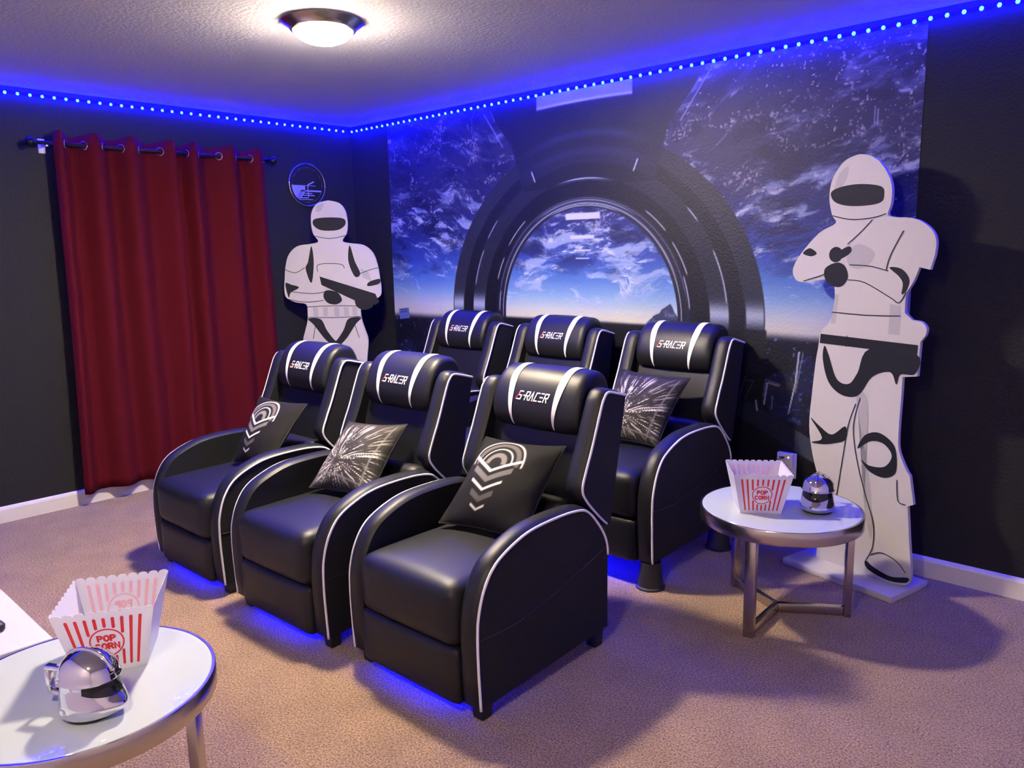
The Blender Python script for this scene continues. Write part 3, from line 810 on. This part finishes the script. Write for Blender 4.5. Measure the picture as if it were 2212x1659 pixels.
# ------------------------------------------------------------------ chrome helmet mugs (plain stand-ins)
def make_mug():
    t = thing('helmet_mug', '', 'mug', (0, 0, 0), 0, 'chrome helmet mugs')
    # plan half-widths per height: flared skirt, waist at the visor, round crown; front -y
    zz = [.012, .020, .040, .060, .078, .092]
    def ellipse(z):
        return np.interp(z, zz, [.067, .069, .067, .063, .0595, .0585]), np.interp(z, zz, [.070, .075, .074, .071, .0685, .0675])
    def front(an, z):     # chin guard pushed forward below the visor, skirt lifted at the front
        c = max(0, math.cos(an))
        return (.014 * c ** 8 + .010 * c ** 2) * math.exp(-((z - .034) / .022) ** 2)
    def side_pt(an, z, g=0):
        a, b_ = ellipse(z)
        return (math.sin(an) * (a + g), -math.cos(an) * (b_ + g) - front(an, z), z)
    zs = list(np.linspace(.012, .092, 18)); N = 64; V = []; F = []
    for z in zs:
        for k in range(N): V.append(side_pt(2 * PI * k / N, z))
    # brow ledge, then the crown
    crown = [(.0640, .0735, .0925), (.0655, .0750, .0950), (.0640, .0735, .0985)] + [(.0625 * math.cos(q), .0720 * math.cos(q), .0985 + .060 * math.sin(q)) for q in np.linspace(.06, PI / 2 - .02, 16)]
    for a, b_, z in crown:
        for k in range(N):
            an = 2 * PI * k / N; V.append((math.sin(an) * a, -math.cos(an) * b_, z))
    L = len(zs) + len(crown)
    for i in range(L - 1):
        for k in range(N): F.append((i * N + k, i * N + (k + 1) % N, (i + 1) * N + (k + 1) % N, (i + 1) * N + k))
    F.append(tuple(range(N))); F.append(tuple((L - 1) * N + k for k in range(N)))
    sharp(mesh_obj('shell', V, F, chrome, t), 45)
    # crest along the crown
    tube('crest', [(0, -.0735 * math.cos(q), .0985 + .0612 * math.sin(q)) for q in np.linspace(.25, PI - .4, 24)], .0045, chrome, t, 8)
    # visor: one plain wrap-around dark band
    V = []; F = []; K = 40
    for i in range(K + 1):
        an = -1.15 + 2.3 * i / K; f = abs(an) / 1.15
        z0 = .058 + .016 * f ** 2; z1 = .0905 - .001 * f
        for j in range(5):
            V.append(side_pt(an, z0 + (z1 - z0) * j / 4, .0012))
    for i in range(K):
        for j in range(4): F.append((i * 5 + j, i * 5 + j + 1, (i + 1) * 5 + j + 1, (i + 1) * 5 + j))
    o = mesh_obj('visor', V, F, dark_glass, t); o['label'] = 'black visor band'
    lathe('foot_ring', [(0, 0), (.057, 0), (.059, .003), (.059, .0155), (0, .0155)], black_plastic, t, 40)
    hb = MB()
    hb.box(-.009, .009, .058, .124, .094, .106); hb.box(-.009, .009, .112, .124, .030, .094); hb.box(-.009, .009, .064, .112, .030, .042)
    hb.build('handle', chrome, t, False, .003)
    return t
m1 = make_mug(); m1.location = (3.985, -.735, TBL + .0005); m1.rotation_euler = (0, 0, math.radians(14)); m1.scale = (.97,) * 3; m1['label'] = 'chrome helmet mug facing forward on the table beside the white standee'
m2 = copy_tree(m1); m2.location = (3.275, -3.195, TBL + .0005); m2.rotation_euler = (0, 0, math.radians(118)); m2.scale = (.97,) * 3; m2['label'] = 'chrome helmet mug seen from its side on the table nearest the camera'

# ------------------------------------------------------------------ console at the left edge
con = thing('console_table', 'low white console at the left edge behind the near glass table', 'console', (1.9, -3.38, 0))
cb = MB(); cb.box(-.86, .86, -.24, .24, .0, .42); cb.build('cabinet', console_white, con, False, .004)
cb = MB(); cb.box(-.88, .88, -.255, .25, .42, .445); cb.build('top', console_white, con, False, .004)
for k in range(3):
    cb = MB(); x0 = -.845 + k * .567; cb.box(x0, x0 + .556, .24, .256, .03, .405); d_ = cb.build('door', console_white, con, False, .003)
    tube('handle', [(x0 + .2, .268, .36), (x0 + .36, .268, .36)], .006, nickel, d_)
cl = MB()
v, f = lathe_geo([(0, .0), (.02, 0), (.026, .004), (.027, .016), (.022, .024), (.012, .027), (0, .028)], 28)
cl.add([(x * 1.5, y, z) for x, y, z in v], f)
o = cl.build('remote_puck', black_plastic, None, True); o.location = (2.60, -3.235, .4455); o.rotation_euler = (0, 0, .6)
tag(o, 'small rounded black gadget on the white console at the left edge', 'gadget')

# ------------------------------------------------------------------ curtain
rod = thing('curtain_rod', 'black curtain rod with ball finials above the red curtain', 'curtain rod', (.0, -1.5, 2.152))
tube('pole', [(.085, -.72, 0), (.085, .75, 0)], .011, rod_black, rod, 14)
for yy in (-.74, .77):
    v, f = lathe_geo([(0, -.03), (.014, -.03), (.016, -.024), (.012, -.018), (.024, -.012), (.029, .0), (.024, .014), (.012, .022), (0, .024)], 20)
    s_ = -1 if yy < 0 else 1
    mesh_obj('finial', [(x + .085, yy + s_ * z, y) for x, y, z in v], f, rod_black, rod)
for yy in (-.66, .69):
    b_ = MB(); b_.box(.0, .006, yy - .018, yy + .018, -.05, .03); b_.box(.006, .085, yy - .006, yy + .006, -.02, -.009); b_.box(.072, .098, yy - .006, yy + .006, -.02, -.0112)
    b_.build('bracket', plate_white, rod, False, .001)
def panel(label, knots, y_shift, seed):
    """knots: (y, depth) of the folds at rod height; depth + = towards the room"""
    rng = random.Random(seed)
    ks = spline(knots, 14)
    ys = np.array([k[0] for k in ks]); ds = np.array([k[1] for k in ks])
    V = []; F = []; R = 36; n = len(ks)
    for i in range(R + 1):
        f = i / R; z = 2.212 + (.085 - 2.212) * f
        amp = 1 + .25 * math.sin(f * 2.2 + seed) * f
        for k in range(n):
            y = ys[k] + y_shift(f, ys[k]) + .008 * math.sin(5 * f + ys[k] * 9) * f
            x = .085 + ds[k] * amp * (1 - .15 * f) + .006 * math.sin(14 * ys[k] + 6 * f + seed) * f
            V.append((max(.02, x), y, z + (.012 * ds[k] / .045 if i == 0 else 0)))
    for i in range(R):
        for k in range(n - 1): F.append((i * n + k, i * n + k + 1, (i + 1) * n + k + 1, (i + 1) * n + k))
    o = mesh_obj('grommet_curtain', V, F, curtain_red)
    sm = o.modifiers.new('Solid', 'SOLIDIFY'); sm.thickness = .003; sm.offset = 0
    tag(o, label, 'curtain', 'red grommet curtain panels')
    # grommets where the cloth crosses the rod
    for k in range(n - 1):
        if ds[k] * ds[k + 1] <= 0 and ds[k] != ds[k + 1]:
            tt = ds[k] / (ds[k] - ds[k + 1]); yc = ys[k] + (ys[k + 1] - ys[k]) * tt
            dy, dx = ys[k + 1] - ys[k], ds[k + 1] - ds[k]; L = math.hypot(dx, dy); nx, ny = dy / L, -dx / L
            C0 = Vector((.085, yc, 2.152)); N_ = Vector((nx, ny, 0)); T_ = Vector((dx / L, dy / L, 0))
            ring = [C0 + T_ * .0225 * math.cos(a) + Vector((0, 0, .0225 * math.sin(a))) for a in [2 * PI * q / 24 for q in range(25)]]
            v, ff = tube_geo(ring, .0045, 8, False)
            mesh_obj('grommet', v, ff, chrome, o)
    return o
D = .045
panel('left panel of the red grommet curtain on the rod', [(-2.125, .012), (-2.09, D * .9), (-2.015, -D), (-1.905, D), (-1.80, -D), (-1.70, D), (-1.58, -D), (-1.47, D), (-1.43, .03)],
      lambda f, y: -.035 * f * (1 if y < -2 else .3), 1)
panel('right panel of the red grommet curtain on the rod', [(-1.46, -.005), (-1.435, -.03), (-1.375, -D), (-1.315, D), (-1.20, -D), (-1.06, D), (-.955, -D), (-.87, D * .9), (-.81, .01)],
      lambda f, y: .01 * f, 2)

# ------------------------------------------------------------------ clock
ck = thing('wall_clock', 'round black wall clock with thin silver rim beside the red curtain', 'clock', (.0, -.42, 2.005))
def yz(v): return [(z, -x, y) for x, y, z in v]       # lathe axis -> +x
v, f = lathe_geo([(0, .001), (.146, .001), (.146, .014), (0, .014)], 64); sharp(mesh_obj('face', yz(v), f, clock_black, ck), 35)
v, f = lathe_geo([(.146, .001), (.155, .001), (.157, .012), (.153, .022), (.147, .022), (.146, .014)], 64, True); mesh_obj('rim', yz(v), f, chrome, ck)
V = []; F = []
def cpoly(pts):
    o1 = len(V); V.extend((.0148, p[0], p[1]) for p in pts); F.append(tuple(range(o1, o1 + len(pts))))
for k in range(60):
    a = 2 * PI * k / 60; r_ = .124; w = .0028 if k % 5 == 0 else .0014
    cpoly([(r_ * math.cos(a) + w * math.cos(b_), r_ * math.sin(a) + w * math.sin(b_)) for b_ in [q * PI / 3 for q in range(6)]])
arc = [(.132 * math.cos(a), .132 * math.sin(a)) for a in np.linspace(math.radians(182), math.radians(228), 10)]
cpoly([(-.02, -.004), (-.132, -.004)] + arc[1:] + [(-.06, -.098), (-.02, -.045)])
for (x0, x1, z_, h_) in ((-.10, .07, -.005, .003), (-.06, .12, -.042, .011), (-.07, .04, -.060, .005), (-.085, .06, -.074, .006), (-.09, .01, -.092, .006), (-.08, .045, -.104, .004)):
    cpoly([(x0, z_ - h_ / 2), (x1, z_ - h_ / 2), (x1 - .006, z_ + h_ / 2), (x0, z_ + h_ / 2)])
o = mesh_obj('dial_print', V, F, clock_print, ck, False); o['label'] = 'pale blue printed bars and dotted ring'
b_ = MB()
for (a, L, w) in ((math.radians(25), .06, .004), (math.radians(-88), .085, .003)):
    c, s = math.cos(a), math.sin(a)
    b_.add([(.017, -s * -w, c * -w), (.017, c * L + s * w, s * L - c * w), (.017, c * L - s * w, s * L + c * w), (.017, -s * w, c * w),
            (.0185, -s * -w, c * -w), (.0185, c * L + s * w, s * L - c * w), (.0185, c * L - s * w, s * L + c * w), (.0185, -s * w, c * w)],
           [(0, 1, 2, 3), (4, 5, 6, 7), (0, 1, 5, 4), (1, 2, 6, 5), (2, 3, 7, 6), (3, 0, 4, 7)])
b_.build('hands', clock_print, ck)

# ------------------------------------------------------------------ outlet with charger
ol = thing('wall_outlet', 'white wall outlet on the dark wall behind the striped popcorn tub', 'outlet', (3.548, -.0, .405))
b_ = MB(); b_.box(-.036, .040, -.006, 0, -.062, .068); b_.build('plate', plate_white, ol, False, .002)
ad_ = thing('usb_charger', 'white plug-in charger with a glowing orange light on the wall outlet', 'charger', (3.538, -.0065, .405))
b_ = MB(); b_.box(-.040, .040, -.028, 0, -.008, .070); b_.build('charger_body', plate_white, ad_, False, .004)
b_ = MB()
for x_ in (-.014, .014):
    for sx in (-.0045, .0045): b_.box(x_ + sx - .0008, x_ + sx + .0008, -.0286, -.0281, .006, .014)
    b_.box(x_ - .002, x_ + .002, -.0286, -.0281, -.002, .002)
for x_ in (-.024, -.006): b_.box(x_ - .006, x_ + .006, -.0286, -.0281, .045, .049)
b_.build('slots', black_plastic, ad_)
b_ = MB(); b_.box(.016, .025, -.0292, -.0278, .046, .054); b_.build('indicator', orange_em, ad_)
cab = thing('usb_cable', 'thin black cable plugged into the white charger', 'cable', (3.538, -.035, .405))
b_ = MB(); b_.box(-.014, .002, -.018, -.0005, .0445, .0525); b_.build('plug', black_plastic, cab, False, .002)
tube('cord', spline([(-.006, -.018, .048), (-.012, -.032, .045), (-.026, -.036, .03), (-.034, -.03, 0), (-.05, -.02, -.1), (-.09, -.015, -.25), (-.2, -.02, -.385), (-.4, -.03, -.401), (-.6, -.02, -.4015)], 8), .002, black_plastic, cab, 6)

# ------------------------------------------------------------------ cut-out standees (plain padded-suit figures)
def frame(P0, deg):
    th = math.radians(deg)
    return Matrix(((math.cos(th), -math.sin(th), 0, P0[0]), (math.sin(th), math.cos(th), 0, P0[1]), (0, 0, 1, P0[2]), (0, 0, 0, 1)))
def standee(label, P0, deg, outline, base, paints, lines, closed_pts=6):
    """outline etc. in board coordinates (u to the right, z up); front faces local -y"""
    t = thing('cutout_standee', label, 'standee', P0, math.radians(deg), 'white cut-out figures')
    O = [tuple(p) for p in outline]; n = len(O); th = .018
    V = [(p[0], 0, p[1]) for p in O] + [(p[0], th, p[1]) for p in O]
    F = [tuple(range(n)), tuple(range(n, 2 * n))[::-1]] + [(i, n + i, n + (i + 1) % n, (i + 1) % n) for i in range(n)]
    mesh_obj('board', V, F, board_white, t, False)
    b_ = MB(); b_.box(*base, 0, .03); b_.build('base', board_white, t, False, .003)
    k = 0
    for name, m, pl in paints:
        k += 1
        o = mesh_obj(name, [(p[0], -.0007 - .00008 * k, p[1]) for p in pl], [tuple(range(len(pl)))], m, t, False)
        o['label'] = ('grey painted ' if m is paint_grey else 'black painted ') + name.replace('_', ' ')
    V = []; F = []
    for k, ln in enumerate(lines):
        v2, f2 = stroke_poly(ln, .0042); o1 = len(V)
        V.extend((p[0], -.0028 - .00003 * k, p[1]) for p in v2); F.extend(tuple(i + o1 for i in f_) for f_ in f2)
    o = mesh_obj('outline_strokes', V, F, paint_black, t, False); o['label'] = 'thin dark drawn lines'
    return t
sp = lambda pts, n=5: [tuple(p) for p in spline(pts, n, True)]
so = lambda pts, n=5: [tuple(p) for p in spline(pts, n)]
def ell(cx, cz, a, b_, rot=0, n=28):
    c, s = math.cos(rot), math.sin(rot)
    return [(cx + a * math.cos(q) * c - b_ * math.sin(q) * s, cz + a * math.cos(q) * s + b_ * math.sin(q) * c) for q in [2 * PI * k / n for k in range(n)]]

# right figure
out2 = so([(-.020, 1.862), (-.052, 1.873), (-.090, 1.875), (-.150, 1.852), (-.200, 1.785), (-.212, 1.705), (-.195, 1.630), (-.175, 1.592), (-.255, 1.552), (-.345, 1.462), (-.386, 1.392), (-.372, 1.345), (-.325, 1.330), (-.190, 1.346), (-.163, 1.295), (-.165, 1.20), (-.190, 1.143), (-.222, 1.11), (-.234, 1.03), (-.243, .965), (-.256, .80), (-.262, .66), (-.238, .53), (-.200, .42)], 4) + \
       [(-.191, .30), (-.191, .03)] + \
       so([(.10, .03), (.20, .034), (.255, .05), (.266, .085), (.263, .14), (.250, .24), (.240, .33), (.232, .395)], 4) + [(.257, .408), (.234, .528)] + \
       so([(.220, .545), (.195, .59), (.176, .64), (.172, .72), (.174, .85), (.174, .945)], 4) + [(.236, .955), (.240, 1.10)] + \
       so([(.258, 1.125), (.262, 1.155), (.240, 1.180), (.200, 1.186)], 4) + \
       so([(.166, 1.215), (.168, 1.29), (.195, 1.345), (.215, 1.402)], 4) + [(.259, 1.392)] + \
       so([(.274, 1.45), (.276, 1.505), (.255, 1.55), (.205, 1.588), (.150, 1.602), (.100, 1.606), (.066, 1.620), (.078, 1.665), (.076, 1.735), (.050, 1.795), (.012, 1.843)], 4)
visor2 = sp([(-.203, 1.728), (-.150, 1.748), (-.060, 1.752), (.030, 1.735), (.046, 1.700), (.028, 1.668), (-.060, 1.660), (-.140, 1.668), (-.190, 1.690)])
black2 = [visor2,
  sp([(-.215, 1.395), (-.16, 1.42), (-.118, 1.405), (-.10, 1.355), (-.13, 1.315), (-.18, 1.318), (-.215, 1.350)]),        # glove
  ell(-.165, 1.455, .034, .034), sp([(-.145, 1.47), (-.10, 1.49), (-.092, 1.465), (-.138, 1.438)]),                       # torch head
  sp([(.088, 1.400), (.140, 1.395), (.176, 1.355), (.170, 1.31), (.148, 1.29), (.150, 1.335), (.130, 1.365)]),            # elbow
  sp([(-.335, 1.462), (-.300, 1.485), (-.262, 1.462), (-.290, 1.448)]),
  [(-.222, 1.098), (.232, 1.085), (.230, 1.045), (-.226, 1.055)],                                                          # belt
  sp([(.02, 1.05), (.230, 1.045), (.228, .965), (.165, .955), (.15, .91), (.12, .96), (.04, .93), (-.02, .84), (-.10, .83), (-.17, .88), (-.205, .98), (-.200, 1.045), (-.175, 1.00), (-.13, .90), (-.07, .885), (-.03, .94)]),
  sp([(-.255, .70), (-.20, .665), (-.14, .64), (-.075, .69), (-.07, .63), (-.13, .60), (-.19, .585), (-.245, .585), (-.19, .615)]),
  sp([(-.01, .60), (.02, .665), (.08, .69), (.14, .665), (.168, .62), (.172, .53), (.12, .495), (.05, .51), (.01, .555), (.05, .535), (.12, .545), (.15, .60), (.11, .645), (.05, .645)]),
  sp([(.06, .098), (.10, .078), (.18, .062), (.256, .082), (.25, .058), (.18, .040), (.10, .05), (.06, .07)])]
grey2 = [sp([(-.190, 1.72), (-.170, 1.80), (-.125, 1.83), (-.135, 1.77)]), sp([(-.11, 1.45), (-.06, 1.50), (.02, 1.46), (-.02, 1.40), (-.09, 1.40)]),
         [(.10, 1.25), (.150, 1.24), (.150, 1.12), (.10, 1.12)], [(-.175, 1.15), (-.15, 1.15), (-.14, 1.28), (-.158, 1.28)], sp([(-.03, .83), (.03, .80), (.03, .40), (.08, .20), (.06, .45)])]
lines2 = [so([(-.19, 1.625), (-.10, 1.605), (.00, 1.608), (.06, 1.622)]), so([(-.10, 1.345), (-.02, 1.335), (.10, 1.275), (.14, 1.255), (.168, 1.30)]), so([(-.095, 1.41), (.00, 1.405), (.085, 1.385)]),
          so([(-.11, 1.50), (-.05, 1.55), (.0, 1.60)]), so([(.075, 1.39), (.09, 1.45), (.14, 1.55)]), so([(-.01, .83), (-.035, .70), (-.01, .55), (.04, .40), (.085, .28), (.09, .18), (.075, .13)]),
          so([(-.03, .80), (-.06, .70), (-.075, .58), (-.09, .45), (-.10, .36)]), so([(.08, .13), (.13, .155), (.20, .14), (.245, .10)]), so([(.076, .13), (.062, .10)]), so([(.225, .40), (.19, .41), (.18, .50)], 3),
          so([(-.325, 1.335), (-.24, 1.36), (-.215, 1.37)]), so([(-.09, 1.10), (-.09, 1.05)], 1), so([(-.17, 1.20), (0, 1.195), (.15, 1.20)])]
# local board plane at y=0; base set out in front of and behind the board
standee('white cut-out figure with raised arms standing on a white base right of the mural', (3.96, -.215, 0), -13, out2, (-.283, .262, -.13, .155),
        [('shading_patch', paint_grey, g) for g in grey2] + [(nm, paint_black, g) for nm, g in zip(('visor', 'glove', 'torch_head', 'torch_grip', 'elbow_joint', 'elbow_joint', 'belt', 'holster_strap', 'knee_joint', 'knee_joint', 'boot_sole'), black2)], lines2)

# left figure (behind the recliners, in the corner)
c0 = -.088
half = [(0, 1.874), (.075, 1.855), (.118, 1.80), (.128, 1.72), (.118, 1.645), (.085, 1.592), (.14, 1.575), (.235, 1.56), (.300, 1.50), (.328, 1.41), (.338, 1.33), (.345, 1.26), (.335, 1.20), (.270, 1.165), (.200, 1.15), (.190, 1.10), (.195, 1.03), (.215, .96), (.235, .88), (.22, .75), (.20, .55), (.185, .35), (.19, .12), (.20, .03)]
rt = so(half, 4); lt = [(-p[0], p[1]) for p in rt][::-1]
out1 = [(c0 + p[0], p[1]) for p in rt] + [(c0 + p[0], p[1]) for p in lt[:-1]]
sh = lambda pts: [(c0 + p[0], p[1]) for p in pts]
black1 = [sh(sp([(-.108, 1.742), (-.05, 1.755), (.05, 1.755), (.108, 1.742), (.112, 1.705), (.07, 1.672), (0, 1.664), (-.07, 1.672), (-.112, 1.705)])),
  sh(sp([(-.135, 1.56), (-.165, 1.45), (-.185, 1.40), (-.15, 1.30), (-.125, 1.44)])), sh(sp([(.135, 1.56), (.165, 1.45), (.20, 1.36), (.16, 1.34), (.12, 1.45)])),
  sh(sp([(-.335, 1.30), (-.29, 1.29), (-.24, 1.27), (-.30, 1.235), (-.318, 1.20)])), sh(sp([(.26, 1.30), (.335, 1.32), (.33, 1.285), (.25, 1.27)])),
  sh([(-.09, 1.345), (-.06, 1.335), (.30, 1.215), (.325, 1.155), (.30, 1.135), (.16, 1.165), (-.08, 1.285)]),                 # long torch held across
  sh(sp([(-.05, 1.245), (.03, 1.23), (.06, 1.175), (.02, 1.145), (-.04, 1.155), (-.07, 1.20)])), sh(sp([(.16, 1.20), (.25, 1.19), (.28, 1.13), (.22, 1.10), (.16, 1.13)])),
  sh(sp([(-.19, 1.045), (-.10, 1.04), (-.06, .96), (-.01, .89), (.01, .89), (.06, .96), (.10, 1.04), (.19, 1.045), (.15, 1.0), (.08, .90), (.02, .845), (-.02, .845), (-.08, .90), (-.15, 1.0)]))]
grey1 = [sh([(x0, 1.125), (x0 + .035, 1.125), (x0 + .035, 1.06), (x0, 1.06)]) for x0 in (-.15, -.08, .0, .07, .13)] + [sh(sp([(-.09, 1.80), (-.075, 1.84), (-.03, 1.855), (-.06, 1.80)])), sh([(.20, 1.40), (.26, 1.37), (.28, 1.30), (.22, 1.33)])]
lines1 = [sh(so(q)) for q in ([(-.19, 1.13), (0, 1.135), (.19, 1.13)], [(-.19, 1.055), (0, 1.05), (.19, 1.055)], [(-.335, 1.40), (-.26, 1.375), (-.19, 1.41)], [(.335, 1.40), (.27, 1.385), (.20, 1.36)], [(-.29, 1.24), (-.15, 1.225), (-.06, 1.235)], [(-.33, 1.19), (-.2, 1.165), (-.07, 1.175)],
                                          [(-.10, 1.38), (-.09, 1.43), (.06, 1.43), (.09, 1.40)], [(-.115, 1.63), (0, 1.61), (.115, 1.63)], [(0, .85), (0, .7), (0, .4)], [(-.13, 1.04), (-.16, .9)], [(.13, 1.04), (.17, .9)])]
standee('white cut-out figure in a padded suit in the room corner behind the recliners', (.42, -.42, 0), 45, out1, (c0 - .27, c0 + .27, -.12, .14),
        [('shading_patch', paint_grey, g) for g in grey1] + [(nm, paint_black, g) for nm, g in zip(('visor', 'shoulder_joint', 'shoulder_joint', 'elbow_joint', 'elbow_joint', 'torch', 'glove', 'glove', 'hip_joint'), black1)], lines1)

# ------------------------------------------------------------------ camera, world, view
cam = bpy.data.cameras.new('camera'); co = bpy.data.objects.new('camera', cam); COL.objects.link(co)
f_px, yaw, pitch, roll = 1695.9682, -.7528, .1674, -.0190
yaw, pitch, roll = CAM_Y, CAM_P, CAM_R = (-.75282, .16739, -.01903)
cy, sy, cp, sp_ = math.cos(yaw), math.sin(yaw), math.cos(pitch), math.sin(pitch)
fw = Vector((sy * cp, cy * cp, -sp_)); rt_ = Vector((cy, -sy, 0)); up_ = rt_.cross(fw)
cr, sr = math.cos(roll), math.sin(roll)
R_ = rt_ * cr + up_ * sr; U_ = -rt_ * sr + up_ * cr
M4 = Matrix((R_, U_, -fw)).transposed().to_4x4(); M4.translation = (5.1547, -3.7463, 1.4964)
co.matrix_world = M4
cam.sensor_width = 36; cam.lens = f_px / 2212 * 36; cam.clip_start = .02
SC.camera = co
w = bpy.data.worlds.new('world'); SC.world = w; w.use_nodes = True
w.node_tree.nodes['Background'].inputs[0].default_value = (0, 0, 0, 1)
SC.view_settings.view_transform = 'Standard'; SC.view_settings.look = 'None'
SC.view_settings.exposure = .48; SC.view_settings.gamma = 1; SC.view_settings.use_curve_mapping = False
